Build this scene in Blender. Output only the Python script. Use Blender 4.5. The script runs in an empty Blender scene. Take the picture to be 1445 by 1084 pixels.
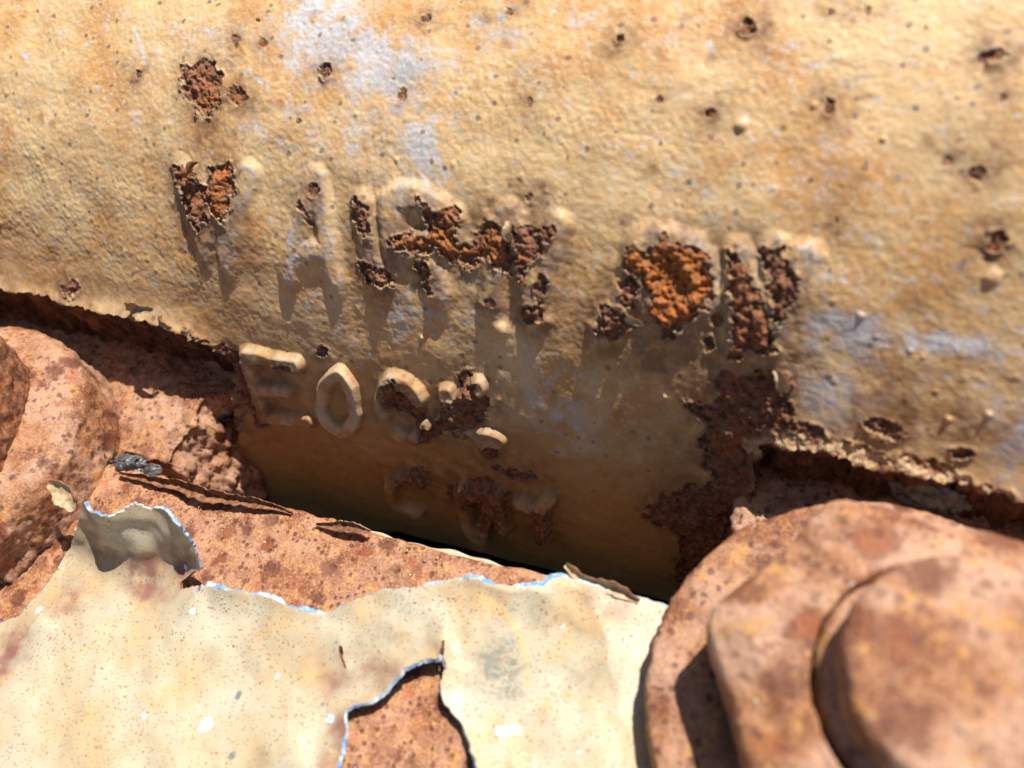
import bpy, math
import numpy as np
from mathutils import Matrix, Vector

# ------------------------------------------------------------------ camera, world, sun, exposure
# lengths below are in millimetres; meshes are stored in metres
MM = 0.001
F = 1164.0                       # focal length in photograph pixels (1445 wide)
H = 138.0                        # camera height above the flange plate
CX = np.array([.925, -.163, .342]); CX /= np.linalg.norm(CX)      # world axes as seen in camera axes
CZ = np.array([-.2, .55, .81]); CZ -= CX * (CX @ CZ); CZ /= np.linalg.norm(CZ)
CY = np.cross(CZ, CX)

scene = bpy.context.scene
COL = scene.collection
cam_d = bpy.data.cameras.new("camera")
cam = bpy.data.objects.new("camera", cam_d); COL.objects.link(cam)
cam.matrix_world = Matrix.Translation((0, 0, H * MM)) @ Matrix((CX, CY, CZ)).to_4x4()
cam_d.sensor_width = 36.0
cam_d.lens = 36.0 * F / 1445.0
cam_d.clip_start = 0.005; cam_d.clip_end = 50.0
cam_d.dof.use_dof = True
cam_d.dof.focus_distance = 0.168
cam_d.dof.aperture_fstop = 11.0
scene.camera = cam

SUN = np.array([.24, .43, .87]); SUN /= np.linalg.norm(SUN)
world = bpy.data.worlds.new("World"); scene.world = world
world.use_nodes = True
wn = world.node_tree
bg = wn.nodes["Background"]
sky = wn.nodes.new("ShaderNodeTexSky")
sky.sky_type = 'NISHITA'; sky.sun_disc = False
sky.sun_elevation = math.asin(SUN[2]); sky.sun_rotation = math.atan2(SUN[0], SUN[1])
sky.dust_density = 2.0
wn.links.new(sky.outputs[0], bg.inputs[0])
bg.inputs[1].default_value = 0.05
sun_d = bpy.data.lights.new("sun", 'SUN')
sun_d.energy = 5.0; sun_d.angle = math.radians(0.5); sun_d.color = (1.0, .93, .82)
sun = bpy.data.objects.new("sun", sun_d); COL.objects.link(sun)
sun.rotation_euler = Vector(SUN).to_track_quat('Z', 'Y').to_euler()
sun.location = Vector(SUN) * 1.5
scene.view_settings.view_transform = 'Standard'
scene.view_settings.look = 'None'
scene.view_settings.exposure = 0.38
scene.view_settings.gamma = 1.0

# ------------------------------------------------------------------ numeric helpers
def hsh(ix, iy, iz, seed):
    h = (ix.astype(np.uint32) * np.uint32(374761393) + iy.astype(np.uint32) * np.uint32(668265263)
         + iz.astype(np.uint32) * np.uint32(2147483647 - 58) + np.uint32((seed * 974711 + 12345) & 0xffffffff))
    h = (h ^ (h >> np.uint32(13))) * np.uint32(1274126177)
    h = (h ^ (h >> np.uint32(16))) * np.uint32(2246822519)
    return h ^ (h >> np.uint32(15))

def gn2(x, y, seed=0):
    """gradient noise, about -0.7..0.7, wavelength 1"""
    xi = np.floor(x); yi = np.floor(y); fx = (x - xi).astype(np.float32); fy = (y - yi).astype(np.float32)
    xi = xi.astype(np.int64); yi = yi.astype(np.int64); z = np.zeros_like(xi)
    u = fx * fx * fx * (fx * (fx * 6 - 15) + 10); v = fy * fy * fy * (fy * (fy * 6 - 15) + 10)
    def g(dx, dy):
        a = hsh(xi + dx, yi + dy, z, seed).astype(np.float32) * np.float32(2 * math.pi / 4294967296.0)
        return np.cos(a) * (fx - dx) + np.sin(a) * (fy - dy)
    a = g(0, 0); b = g(1, 0); c = g(0, 1); d = g(1, 1)
    return (a + (b - a) * u) * (1 - v) + (c + (d - c) * u) * v

def fbm2(x, y, lam, octs=3, seed=0, gain=.5):
    o = 0; amp = 1.0
    for k in range(octs):
        o = o + amp * gn2(x / lam + 17.3 * k, y / lam - 9.1 * k, seed + k); amp *= gain; lam *= .49
    return o * 1.4

def vn3(p, seed=0):
    i = np.floor(p); f = (p - i).astype(np.float32); i = i.astype(np.int64); f = f * f * (3 - 2 * f)
    o = 0
    for dx in (0, 1):
        for dy in (0, 1):
            for dz in (0, 1):
                h = hsh(i[..., 0] + dx, i[..., 1] + dy, i[..., 2] + dz, seed).astype(np.float32) / np.float32(4294967296.0)
                w = (f[..., 0] if dx else 1 - f[..., 0]) * (f[..., 1] if dy else 1 - f[..., 1]) * (f[..., 2] if dz else 1 - f[..., 2])
                o = o + w * h
    return o * 2 - 1

def fbm3(p, lam, octs=3, seed=0, gain=.5):
    o = 0; amp = 1.0
    for k in range(octs):
        o = o + amp * vn3(p / lam + 7.7 * k, seed + 31 * k); amp *= gain; lam *= .49
    return o

def sst(a, b, x):
    t = np.clip((x - a) / (b - a), 0, 1)
    return t * t * (3 - 2 * t)

def seg_d(x, y, pts, closed=False):
    pts = np.asarray(pts, float); n = len(pts); d = np.full(np.shape(x), 1e9)
    for i in range(n if closed else n - 1):
        a = pts[i]; b = pts[(i + 1) % n]; e = b - a
        t = np.clip(((x - a[0]) * e[0] + (y - a[1]) * e[1]) / max(e @ e, 1e-9), 0, 1)
        d = np.minimum(d, (x - a[0] - t * e[0]) ** 2 + (y - a[1] - t * e[1]) ** 2)
    return np.sqrt(d)

def poly_sd(x, y, pts):
    """signed distance to a polygon, negative inside"""
    pts = np.asarray(pts, float); d = seg_d(x, y, pts, True); ins = np.zeros(np.shape(x), bool)
    for i in range(len(pts)):
        a = pts[i]; b = pts[(i + 1) % len(pts)]
        if a[1] == b[1]: continue
        c = (a[1] > y) != (b[1] > y)
        ins ^= c & (x < (b[0] - a[0]) * (y - a[1]) / (b[1] - a[1]) + a[0])
    return np.where(ins, -d, d)

def near(x, y, pts, m):
    pts = np.asarray(pts, float); lo = pts.min(0) - m; hi = pts.max(0) + m
    return (x > lo[0]) & (x < hi[0]) & (y > lo[1]) & (y < hi[1])

def axis_coords(lo, a, b, hi, cell, grow=1.35):
    """dense between a and b, stretching outwards to lo and hi"""
    mid = np.arange(a, b + cell * .5, cell); L = []; R = []; s = cell; v = a
    while v > lo: s *= grow; v -= s; L.append(max(v, lo))
    s = cell; v = mid[-1]
    while v < hi: s *= grow; v += s; R.append(min(v, hi))
    return np.array(L[::-1] + list(mid) + R)

def grid_quads(n, m):
    i = np.arange(n * m).reshape(n, m)
    return np.stack([i[:-1, :-1], i[1:, :-1], i[1:, 1:], i[:-1, 1:]], -1).reshape(-1, 4)

def vnormals(V, Q):
    d1 = V[Q[:, 2]] - V[Q[:, 0]]; d2 = V[Q[:, 3]] - V[Q[:, 1]]; fn = np.cross(d1, d2); N = np.zeros_like(V)
    for k in range(3):
        N[:, k] = np.bincount(Q.reshape(-1), weights=np.repeat(fn[:, k], 4), minlength=len(V))
    return N / np.maximum(np.linalg.norm(N, axis=1), 1e-12)[:, None]

# ------------------------------------------------------------------ scene graph helpers
def thing(name, label, cat, loc, group=None):
    o = bpy.data.objects.new(name, None); COL.objects.link(o)
    o.empty_display_size = .01
    o.location = Vector(loc) * MM; o['label'] = label; o['category'] = cat
    if group: o['group'] = group
    return o

def tag(o, label, cat, group=None):
    o['label'] = label; o['category'] = cat
    if group: o['group'] = group
    return o

def mesh_obj(name, V, Q, mats, parent=None, attrs=None, normals=None, midx=None, smooth=True, origin=None):
    """V in world millimetres; Q quads (a repeated last index makes a triangle)"""
    V = np.asarray(V, float); Q = np.asarray(Q, np.int64)
    off = np.zeros(3)
    if origin is not None: off = np.asarray(origin, float)
    root = parent
    me = bpy.data.meshes.new(name)
    me.vertices.add(len(V)); me.vertices.foreach_set("co", ((V - off) * MM).astype(np.float32).ravel())
    me.loops.add(Q.size); me.loops.foreach_set("vertex_index", Q.astype(np.int32).ravel())
    me.polygons.add(len(Q))
    me.polygons.foreach_set("loop_start", np.arange(0, Q.size, 4, dtype=np.int32))
    for m in (mats if isinstance(mats, (list, tuple)) else [mats]): me.materials.append(m)
    if midx is not None: me.polygons.foreach_set("material_index", np.asarray(midx, np.int32))
    me.update(calc_edges=True)
    me.polygons.foreach_set("use_smooth", np.full(len(Q), bool(smooth)))
    for k, v in (attrs or {}).items():
        a = me.attributes.new(k, 'FLOAT', 'POINT'); a.data.foreach_set("value", np.asarray(v, np.float32).ravel())
    if normals is not None:
        me.normals_split_custom_set_from_vertices(np.asarray(normals, np.float32))
    o = bpy.data.objects.new(name, me); COL.objects.link(o)
    if parent is not None:
        o.parent = parent
        wl = Vector((0, 0, 0)); p = parent
        while p is not None: wl += p.location; p = p.parent
        o.location = Vector(off) * MM - wl
    else:
        o.location = Vector(off) * MM
    return o

def sub_mesh(V, Q, sel, attrs, N):
    q = Q[sel]; u, inv = np.unique(q, return_inverse=True)
    return V[u], inv.reshape(-1, 4), {k: v[u] for k, v in attrs.items()}, N[u]

# ------------------------------------------------------------------ where the photograph's points lie on the real surfaces
def ray(px, py):
    d = np.array([(px - 722.5) / F, -(py - 542) / F, -1.0])
    return np.array([CX @ d, CY @ d, CZ @ d])

def pl(px, py, z=0.0):
    r = ray(px, py); t = (z - H) / r[2]
    return np.array([r[0] * t, r[1] * t, z])

def pl2(pts, z=0.0): return np.array([pl(a, b, z)[:2] for a, b in pts])

# profile of the casing: a curve in the y-z plane, s = arc length from the broken ledge
_ds = .25
PS = np.arange(-140, 190, _ds)
PHI = np.clip(np.where(PS < 0, 27 + .45 * PS, 27 + .62 * PS), -14, 118) - 7 * np.clip((-PS - 48) / 14, 0, 1)
_r = np.radians(PHI)
PY = np.cumsum(np.sin(_r)) * _ds; PZ = np.cumsum(np.cos(_r)) * _ds
_i0 = np.argmin(np.abs(PS)); PY += 75.6 - PY[_i0]; PZ += 12 - PZ[_i0]
_v = (PS > -88) & (PS < 105)
PRATIO = (PY / (H - PZ))[_v]

def sh(px, py):
    r = ray(px, py); s = float(np.interp(r[1] / -r[2], PRATIO, PS[_v]))
    t = float(np.interp(s, PS, PY)) / r[1]
    return np.array([r[0] * t, s])

def sh2(pts): return np.array([sh(a, b) for a, b in pts])

def sh3(px, py, out=0.0):
    x, s = sh(px, py); ph = math.radians(float(np.interp(s, PS, PHI)))
    return np.array([x, float(np.interp(s, PS, PY)) - math.cos(ph) * out, float(np.interp(s, PS, PZ)) + math.sin(ph) * out])

def ell(cx, cy, rx, ry, a=0, n=12):
    a = math.radians(a); o = []
    for k in range(n):
        t = 2 * math.pi * k / n; u = rx * math.cos(t); v = ry * math.sin(t)
        o.append((cx + u * math.cos(a) - v * math.sin(a), cy + u * math.sin(a) + v * math.cos(a)))
    return o

# ------------------------------------------------------------------ materials
class NT:
    def __init__(self, name):
        self.m = bpy.data.materials.new(name); self.m.use_nodes = True
        self.t = self.m.node_tree; self.b = self.t.nodes["Principled BSDF"]
        tc = self.n("ShaderNodeTexCoord"); s = self.n("ShaderNodeVectorMath"); s.operation = 'SCALE'
        s.inputs[3].default_value = 1000.0; self.l(tc.outputs["Object"], s.inputs[0]); self.co = s.outputs[0]
    def n(self, k): return self.t.nodes.new(k)
    def l(self, a, b): self.t.links.new(a, b)
    def put(self, sock, v):
        if isinstance(v, (int, float)): sock.default_value = v
        elif isinstance(v, (tuple, list)): sock.default_value = (*v, 1.0) if len(v) == 3 else v
        else: self.l(v, sock)
    def noise(self, lam, detail=4, rough=.6, off=0.0, stretch=None):
        n = self.n("ShaderNodeTexNoise"); v = self.co
        mp = self.n("ShaderNodeMapping"); self.l(v, mp.inputs[0]); mp.inputs[1].default_value = (off, off * 1.7, -off)
        if stretch: mp.inputs[3].default_value = stretch
        self.l(mp.outputs[0], n.inputs["Vector"])
        n.inputs["Scale"].default_value = 1.0 / lam; n.inputs["Detail"].default_value = detail; n.inputs["Roughness"].default_value = rough
        return n.outputs[0]
    def voro(self, lam, off=0.0, rand=1.0, distort=None):
        n = self.n("ShaderNodeTexVoronoi"); mp = self.n("ShaderNodeMapping"); self.l(self.co, mp.inputs[0]); mp.inputs[1].default_value = (off, off, off)
        src = mp.outputs[0]
        if distort:
            nz = self.n("ShaderNodeTexNoise"); self.l(src, nz.inputs["Vector"]); nz.inputs["Scale"].default_value = 2.0 / lam
            sc = self.n("ShaderNodeVectorMath"); sc.operation = 'SCALE'; sc.inputs[3].default_value = distort; self.l(nz.outputs[1], sc.inputs[0])
            ad = self.n("ShaderNodeVectorMath"); self.l(src, ad.inputs[0]); self.l(sc.outputs[0], ad.inputs[1]); src = ad.outputs[0]
        self.l(src, n.inputs["Vector"]); n.inputs["Scale"].default_value = 1.0 / lam; n.inputs["Randomness"].default_value = rand
        return n.outputs["Distance"], n.outputs["Color"]
    def ramp(self, f, a, b, va=0.0, vb=1.0):
        n = self.n("ShaderNodeMapRange"); n.interpolation_type = 'SMOOTHSTEP'; self.put(n.inputs[0], f)
        n.inputs[1].default_value = a; n.inputs[2].default_value = b; n.inputs[3].default_value = va; n.inputs[4].default_value = vb
        return n.outputs[0]
    def math(self, op, a, b=0.0):
        n = self.n("ShaderNodeMath"); n.operation = op; self.put(n.inputs[0], a); self.put(n.inputs[1], b); return n.outputs[0]
    def mix(self, f, a, b):
        n = self.n("ShaderNodeMix"); n.data_type = 'RGBA'; n.clamp_factor = True
        self.put(n.inputs[0], f); self.put(n.inputs[6], a); self.put(n.inputs[7], b); return n.outputs[2]
    def attr(self, k):
        n = self.n("ShaderNodeAttribute"); n.attribute_name = k; return n.outputs["Fac"]
    def sep(self, c):
        n = self.n("ShaderNodeSeparateColor"); self.l(c, n.inputs[0]); return n.outputs
    def bump(self, h, dist, strength=1.0):
        n = self.n("ShaderNodeBump"); n.inputs["Strength"].default_value = strength; n.inputs["Distance"].default_value = dist * MM
        self.l(h, n.inputs["Height"]); return n.outputs[0]
    def done(self, col, rough=.7, spec=.3, normal=None):
        self.put(self.b.inputs["Base Color"], col); self.put(self.b.inputs["Roughness"], rough)
        self.put(self.b.inputs["Specular IOR Level"], spec)
        if normal is not None: self.l(normal, self.b.inputs["Normal"])
        return self.m

def craggy_rust_colour(t, orange=None):
    """deep scale inside the broken blisters: purple brown with orange and ochre cores"""
    n1 = t.noise(1.3, 6, .65, 3.0); n2 = t.noise(5.0, 4, .6, 11.0); n3 = t.noise(.6, 5, .7, 23.0)
    c = t.mix(t.ramp(n1, .35, .68), (.10, .046, .03), (.34, .17, .11))
    o = t.math('ADD', t.ramp(n2, .52, .66, 0, .45), orange if orange is not None else 0.0)
    c = t.mix(t.math('MULTIPLY', o, t.ramp(n3, .36, .58)), c, (.52, .17, .035))
    c = t.mix(t.math('MULTIPLY', t.ramp(n2, .40, .30, 0, .6), t.ramp(n3, .45, .62)), c, (.50, .30, .11))
    return c

def make_casing():
    t = NT("casing_paint")
    rust = t.attr("rust"); stain = t.attr("stain"); prim = t.attr("primer"); orange = t.attr("orange"); scale_ = t.attr("pale")
    n1 = t.noise(9, 5, .6); n2 = t.noise(2.2, 5, .65, 5.0); n3 = t.noise(.7, 4, .6, 9.0); n4 = t.noise(24, 3, .5, 31.)
    c = t.mix(t.ramp(n1, .35, .65), (.62, .335, .13), (.73, .475, .225))
    c = t.mix(t.ramp(n2, .48, .68, 0, .40), c, (.66, .31, .10))
    c = t.mix(t.ramp(n4, .42, .60, 0, .55), c, (.77, .575, .32))
    c = t.mix(t.math('MULTIPLY', t.ramp(n3, .48, .62), t.ramp(n2, .58, .40, 0, .6)), c, (.72, .63, .47))
    c = t.mix(t.math('MULTIPLY', t.ramp(t.noise(1.0, 5, .7, 61.), .50, .62), t.ramp(n1, .60, .42, 0, .5)), c, (.54, .28, .11))
    pr = t.mix(t.ramp(n3, .4, .6), (.58, .59, .65), (.68, .66, .66))
    pf = t.math('ADD', prim, t.ramp(t.noise(2.6, 6, .75, 41.), .55, .66, 0, .6))
    c = t.mix(t.math('MULTIPLY', pf, t.ramp(t.noise(1.1, 4, .6, 51.), .30, .50, .45, 1.0)), c, pr)
    # small grey and brown specks of dirt
    d, cc = t.voro(2.6, 3.0, distort=.8); r = t.sep(cc)
    sp = t.math('MULTIPLY', t.ramp(d, .25, .15), t.ramp(r[0], .62, .70))
    c = t.mix(t.math('MULTIPLY', sp, .75), c, (.17, .14, .12))
    d, cc = t.voro(5.5, 13.0, distort=1.5); r = t.sep(cc)
    c = t.mix(t.math('MULTIPLY', t.ramp(d, .34, .05, 0, .6), t.ramp(r[1], .60, .75)), c, (.34, .16, .075))
    grime_shade = t.attr("grime_shade")  # brown streaks of grime that also carry painted shade on the lower wall
    c = t.mix(t.math('MULTIPLY', grime_shade, t.ramp(t.noise(2.4, 5, .65, 91., (.35, 1, 1)), .30, .60, .7, 1.0)), c, (.42, .25, .09))
    let_pale = t.attr("letter_pale"); c = t.mix(t.math('MULTIPLY', let_pale, t.ramp(n2, .34, .52, .45, 1.0)), c, t.mix(t.ramp(n1, .42, .56), (.76, .60, .40), (.68, .60, .47)))
    sf = t.math('MULTIPLY', stain, t.ramp(n2, .30, .62, .65, 1.0))
    c = t.mix(sf, c, (.235, .125, .062))
    rc = craggy_rust_colour(t, orange)
    rc = t.mix(scale_, rc, t.mix(t.ramp(n3, .40, .60), (.50, .30, .16), (.68, .50, .31)))
    c = t.mix(rust, c, rc)
    h = t.math('ADD', t.math('MULTIPLY', t.noise(.45, 4, .6, 77.), t.math('ADD', t.math('MULTIPLY', rust, 2.5), .6)), t.math('MULTIPLY', t.noise(1.2, 3, .5, 78.), .8))
    return t.done(c, t.math('ADD', t.math('MULTIPLY', rust, .3), .58), .35, t.bump(h, .11, .9))

def make_rust(name, pink=1.0, spots=3.4, fine=1.0, spot_amt=1.0, off=0.0, dist=.8, small=.8, k=.86):
    t = NT(name)
    n1 = t.noise(6, 7, .68, 1.0 + off); n2 = t.noise(2.0, 6, .7, 7.0 + off); n3 = t.noise(.5, 4, .7, 19.0 + off); n4 = t.noise(15, 5, .6, 29. + off); n5 = t.noise(3.3, 6, .7, 49. + off)
    c = t.mix(t.ramp(n1, .38, .62), (.26 * k, .082 * k, .032 * k), (.50 * k, .24 * k, .12 * k))
    c = t.mix(t.ramp(n4, .44, .58, 0, .75 * pink), c, (.62 * k, .375 * k, .265 * k))
    c = t.mix(t.ramp(n5, .53, .66, 0, .85), c, (.64 * k, .32 * k, .09 * k))
    c = t.mix(t.ramp(n2, .46, .33, 0, .85), c, (.20, .065, .032))
    c = t.mix(t.ramp(n3, .50, .64, 0, .45), c, (.66 * k, .45 * k, .30 * k))
    c = t.mix(t.ramp(n3, .47, .34, 0, .45), c, (.17, .065, .036))
    # rust blooms: brown-red spots with an orange heart
    d, cc = t.voro(spots, 5.0 + off, distort=spots * dist); r = t.sep(cc)
    dn = t.math('ADD', d, t.math('MULTIPLY', t.math('ADD', t.math('SUBTRACT', n3, .5), t.math('SUBTRACT', n2, .5)), .55))
    halo = t.math('MULTIPLY', t.ramp(dn, .60, .26, 0, .85), t.ramp(r[0], .36, .60))
    c = t.mix(t.math('MULTIPLY', halo, spot_amt), c, (.135, .038, .02))
    c = t.mix(t.math('MULTIPLY', t.math('MULTIPLY', t.ramp(dn, .36, .20), t.ramp(r[1], .66, .8)), spot_amt * .4), c, (.46, .12, .03))
    d2, cc2 = t.voro(spots * .30, 15.0 + off, distort=spots * .15); r2 = t.sep(cc2)
    c = t.mix(t.math('MULTIPLY', t.ramp(d2, .46, .26, 0, small), t.ramp(r2[0], .60, .70)), c, (.11, .04, .028))
    c = t.mix(t.math('MULTIPLY', t.ramp(d2, .20, .12), t.ramp(r2[1], .955, .985)), c, (.66, .56, .45))
    h = t.math('ADD', t.math('MULTIPLY', n3, .9), n2)
    h = t.math('SUBTRACT', h, t.math('MULTIPLY', t.ramp(d2, .42, .2), .35))
    return t.done(c, t.ramp(n2, .3, .7, .5, .8), .4, t.bump(h, .2 * fine, 1.0))

def make_scale_rust():
    t = NT("scale_rust"); return t.done(craggy_rust_colour(t, .25), .85, .25, t.bump(t.noise(.6, 6, .7, 71.), .35, 1.0))

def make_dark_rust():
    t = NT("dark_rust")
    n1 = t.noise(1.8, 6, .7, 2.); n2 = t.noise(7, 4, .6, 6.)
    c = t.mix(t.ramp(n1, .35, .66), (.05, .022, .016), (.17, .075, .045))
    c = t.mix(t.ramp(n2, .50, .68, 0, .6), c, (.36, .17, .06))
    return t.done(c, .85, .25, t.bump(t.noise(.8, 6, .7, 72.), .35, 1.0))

def make_film():
    t = NT("cream_paint_film")
    stain = t.attr("stain"); smud = t.attr("smudge"); white = t.attr("white"); yel = t.attr("yellow"); dot = t.attr("dot"); speck = t.attr("speck")
    n1 = t.noise(14, 4, .55); n2 = t.noise(3.5, 5, .6, 5.)
    c = t.mix(t.ramp(n1, .34, .66), (.505, .40, .25), (.545, .50, .385))
    c = t.mix(t.ramp(n2, .52, .70, 0, .45), c, (.55, .52, .38))
    c = t.mix(t.ramp(t.noise(8, 4, .6, 61.), .52, .66, 0, .6), c, (.64, .42, .20))
    c = t.mix(t.math('MULTIPLY', yel, .7), c, (.80, .55, .22))
    c = t.mix(t.math('MULTIPLY', smud, t.ramp(t.noise(1.0, 5, .7, 14.), .36, .58, .25, 1.0)), c, (.20, .215, .185))
    for lam, off, th, rad in ((.5, 2., .50, .27), (.9, 8., .70, .23)):
        d, cc = t.voro(lam, off, distort=lam * .5); r = t.sep(cc)
        f = t.math('MULTIPLY', t.ramp(d, rad + .12, rad - .08), t.ramp(t.math('ADD', r[0], t.math('MULTIPLY', speck, .25)), th + .14, th + .2))
        c = t.mix(t.math('MULTIPLY', f, .85), c, (.36, .155, .07))
    c = t.mix(t.math('MULTIPLY', stain, t.ramp(n2, .32, .56, .65, 1.0)), c, (.27, .125, .095))
    d, cc = t.voro(9.0, 4., distort=2.0); r = t.sep(cc)
    c = t.mix(t.math('MULTIPLY', t.ramp(d, .085, .05), t.ramp(r[0], .45, .5)), c, (.70, .78, .84))
    c = t.mix(white, c, t.mix(t.ramp(n2, .45, .60), (.78, .78, .74), (.45, .68, .76)))
    c = t.mix(dot, c, (.20, .22, .20))
    h = t.math('ADD', t.noise(1.6, 3, .5, 33.), t.math('MULTIPLY', t.noise(.35, 3, .6, 34.), .25))
    return t.done(c, t.ramp(n2, .3, .7, .42, .6), .45, t.bump(h, .05, .8))

def make_plain(name, a, b, lam, rough=.6, spec=.4, bump=.1, blam=.6):
    t = NT(name)
    return t.done(t.mix(t.ramp(t.noise(lam, 5, .65), .35, .65), a, b), rough, spec, t.bump(t.noise(blam, 5, .65, 4.), bump, 1.0))

M_CASE = make_casing()
M_RUST = make_rust("flat_rust", spots=4.2, dist=.5, k=.98, pink=.4)
M_RUST_WASH = make_rust("washer_rust", spots=6.0, off=40., spot_amt=1.0, dist=.5, small=.75, k=.86)
M_RUST_NUT = make_rust("nut_rust", spots=7.5, off=80., spot_amt=.85, dist=.5, small=.5, k=.90, pink=1.2)
M_RUST_LUG = make_rust("lug_rust", spots=4.5, off=120., spot_amt=.5)
M_SCALE = make_scale_rust()
M_DARK = make_dark_rust()
M_FILM = make_film()
def make_edge():
    t = NT("broken_paint_edge"); n = t.noise(3.0, 5, .65); n2 = t.noise(1.2, 5, .7, 9.)
    c = t.mix(t.ramp(n, .40, .60), (.14, .34, .66), (.56, .64, .70)); c = t.mix(t.ramp(n2, .57, .68), c, (.60, .47, .28)); c = t.mix(t.ramp(n2, .42, .34), c, (.26, .13, .07))
    return t.done(c, .6, .4, t.bump(n2, .15, 1.0))
M_EDGE = make_edge()
M_FLAKE = make_plain("weathered_paint_flake", (.42, .27, .14), (.66, .50, .32), 1.6, .7, .3, .15)
M_FLAKEB = make_plain("flake_underside_rust", (.14, .06, .035), (.36, .17, .09), 1.2, .85, .2, .2)
M_SEAL = make_plain("dark_sealant", (.03, .031, .035), (.16, .165, .175), 2.0, .27, .7, .25, .9)
M_CREAM = make_plain("cream_edge_paint", (.50, .42, .27), (.66, .58, .40), 3.0, .55, .4, .06)

# ------------------------------------------------------------------ 1. the casing with its raised letters
casing = thing("metal_casing", "large tan painted metal casing with raised letters, rust patches and a broken lower ledge", "metal casing", (-78, 75.6, -60))

xs = axis_coords(-300, -204, 44, 140, .26)
ss = np.concatenate([axis_coords(-125, -72, -34, -34, .42)[:-1], axis_coords(-33.7, -33.6, 74, 150, .26)])
ss = np.unique(ss.round(4))
GX, GS = np.meshgrid(xs, ss, indexing='ij')
nx_, ns_ = GX.shape
gx = GX.ravel(); gs = GS.ravel()
f32 = np.float32

def curve(px_pts, up):
    q = sh2([(a, b - up) for a, b in px_pts]); o = np.argsort(q[:, 0]); return q[o, 0], q[o, 1]

LEDGE_L = curve([(-60, 398), (0, 411), (66, 421), (110, 433), (157, 445), (194, 451), (226, 459), (270, 473), (288, 485), (329, 512), (350, 522)], 10)
LEDGE_R = curve([(985, 660), (1013, 656), (1051, 640), (1110, 643), (1164, 649), (1221, 667), (1296, 680), (1353, 692), (1445, 712), (1530, 732)], 20)
XN_L = -121.0; XN_R = -7.5
wob = fbm2(gx, gs, 4.0, 4, 91) * .9
sL = np.interp(gx, *LEDGE_L); sR = np.interp(gx, *LEDGE_R)
cutL = np.minimum(sL - gs, XN_L + np.minimum(gs + 10, 0) * .28 - gx); cutR = np.minimum(sR - gs, gx - XN_R)
cut = np.maximum(cutL, cutR) + wob
aboveL = gs - sL; aboveR = gs - sR
wL = sst(XN_L + 3, XN_L - 8, gx); wR = sst(XN_R - 3, XN_R + 8, gx)

# --- base relief
roughness = sst(-12, 20, gs) * (1 - .35 * sst(-60, 30, gx))
peel = (fbm2(gx + .12 * gs, gs, 1.25, 2, 1) * .09 + .10 * (.25 - np.abs(gn2(gx / 1.5, gs / 1.5, 2)))) * .85 * (1 + .7 * gn2(gx / 11, gs / 11, 3)) + fbm2(gx, gs, .8, 1, 5) * .05
h = peel * (.22 + .78 * roughness) + fbm2(gx, gs, 16, 2, 9) * .45
h += fbm2(gx, gs, 5, 2, 12) * .12
h += 3.0 * np.exp(-np.maximum(aboveL, 0) / 3.2) * wL + 2.8 * np.exp(-np.maximum(aboveR, 0) / 4.2) * wR

# --- letters as raised strokes (pixel polylines measured on the photograph, laid on the curved surface)
LETTERS = [
    ("W", 1.7, 1.0, [[(256, 238), (290, 352), (312, 262), (324, 372), (354, 245)]]),
    ("A", 1.65, 1.0, [[(408, 388), (447, 250), (476, 394)], [(422, 356), (455, 352)]]),
    ("R", 1.6, .9, [[(512, 285), (516, 330), (540, 400)]]),
    ("R", 2.1, 1.15, [[(556, 282), (592, 277), (632, 300), (642, 330), (600, 352), (562, 352)], [(552, 284), (556, 352)], [(598, 354), (622, 412)]]),
    ("N", 1.8, 1.0, [[(702, 318), (694, 428)], [(718, 300), (738, 350), (756, 448)], [(788, 318), (752, 440)]]),
    ("O", 2.2, 1.1, [[(900, 340), (940, 338), (990, 360), (1002, 430), (948, 468), (900, 400), (900, 340)]]),
    ("A", 1.6, 1.4, [[(890, 405), (850, 462)]]),
    ("N", 1.85, 1.1, [[(1038, 358), (1042, 492)], [(1046, 365), (1090, 486)], [(1092, 352), (1090, 486)], [(1136, 362), (1092, 480)]]),
    ("E", 1.4, 2.0, [[(355, 498), (378, 586)], [(355, 498), (420, 512)], [(368, 545), (410, 549)], [(378, 584), (440, 590)]]),
    ("O", 1.35, 2.1, [[(480, 524), (462, 538), (456, 566), (468, 596), (490, 606), (506, 590), (503, 560), (494, 532), (480, 524)]]),
    ("C", 1.4, 2.0, [[(598, 560), (578, 536), (554, 532), (541, 555), (550, 592), (572, 615), (594, 616), (602, 598)]]),
    ("K", 1.55, 1.8, [[(634, 548), (652, 608)], [(678, 542), (628, 588)], [(646, 578), (690, 622)], [(690, 612), (708, 618)]]),
    ("C", 1.4, 2.8, [[(596, 672), (572, 662), (552, 680), (562, 704), (592, 716)]]),
    ("M", 1.5, 2.8, [[(652, 690), (680, 762), (702, 688), (716, 740)], [(660, 686), (706, 690)]]),
    ("Y", 1.4, 2.8, [[(738, 700), (766, 712), (776, 698)], [(766, 712), (768, 752)]]),
]
def smooth(p, ch):
    if ch not in "ROC" or len(p) < 5: return p
    closed = np.allclose(p[0], p[-1])
    for _ in range(2):                                       # corner cutting
        q = np.empty((2 * (len(p) - 1), 2)); q[0::2] = .75 * p[:-1] + .25 * p[1:]; q[1::2] = .25 * p[:-1] + .75 * p[1:]
        p = np.concatenate([q, q[:1]]) if closed else np.concatenate([p[:1], q, p[-1:]])
    return p
letter_id = np.full(gx.shape, -1); letter_best = np.zeros(gx.shape)
emb = np.zeros(gx.shape)
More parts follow.
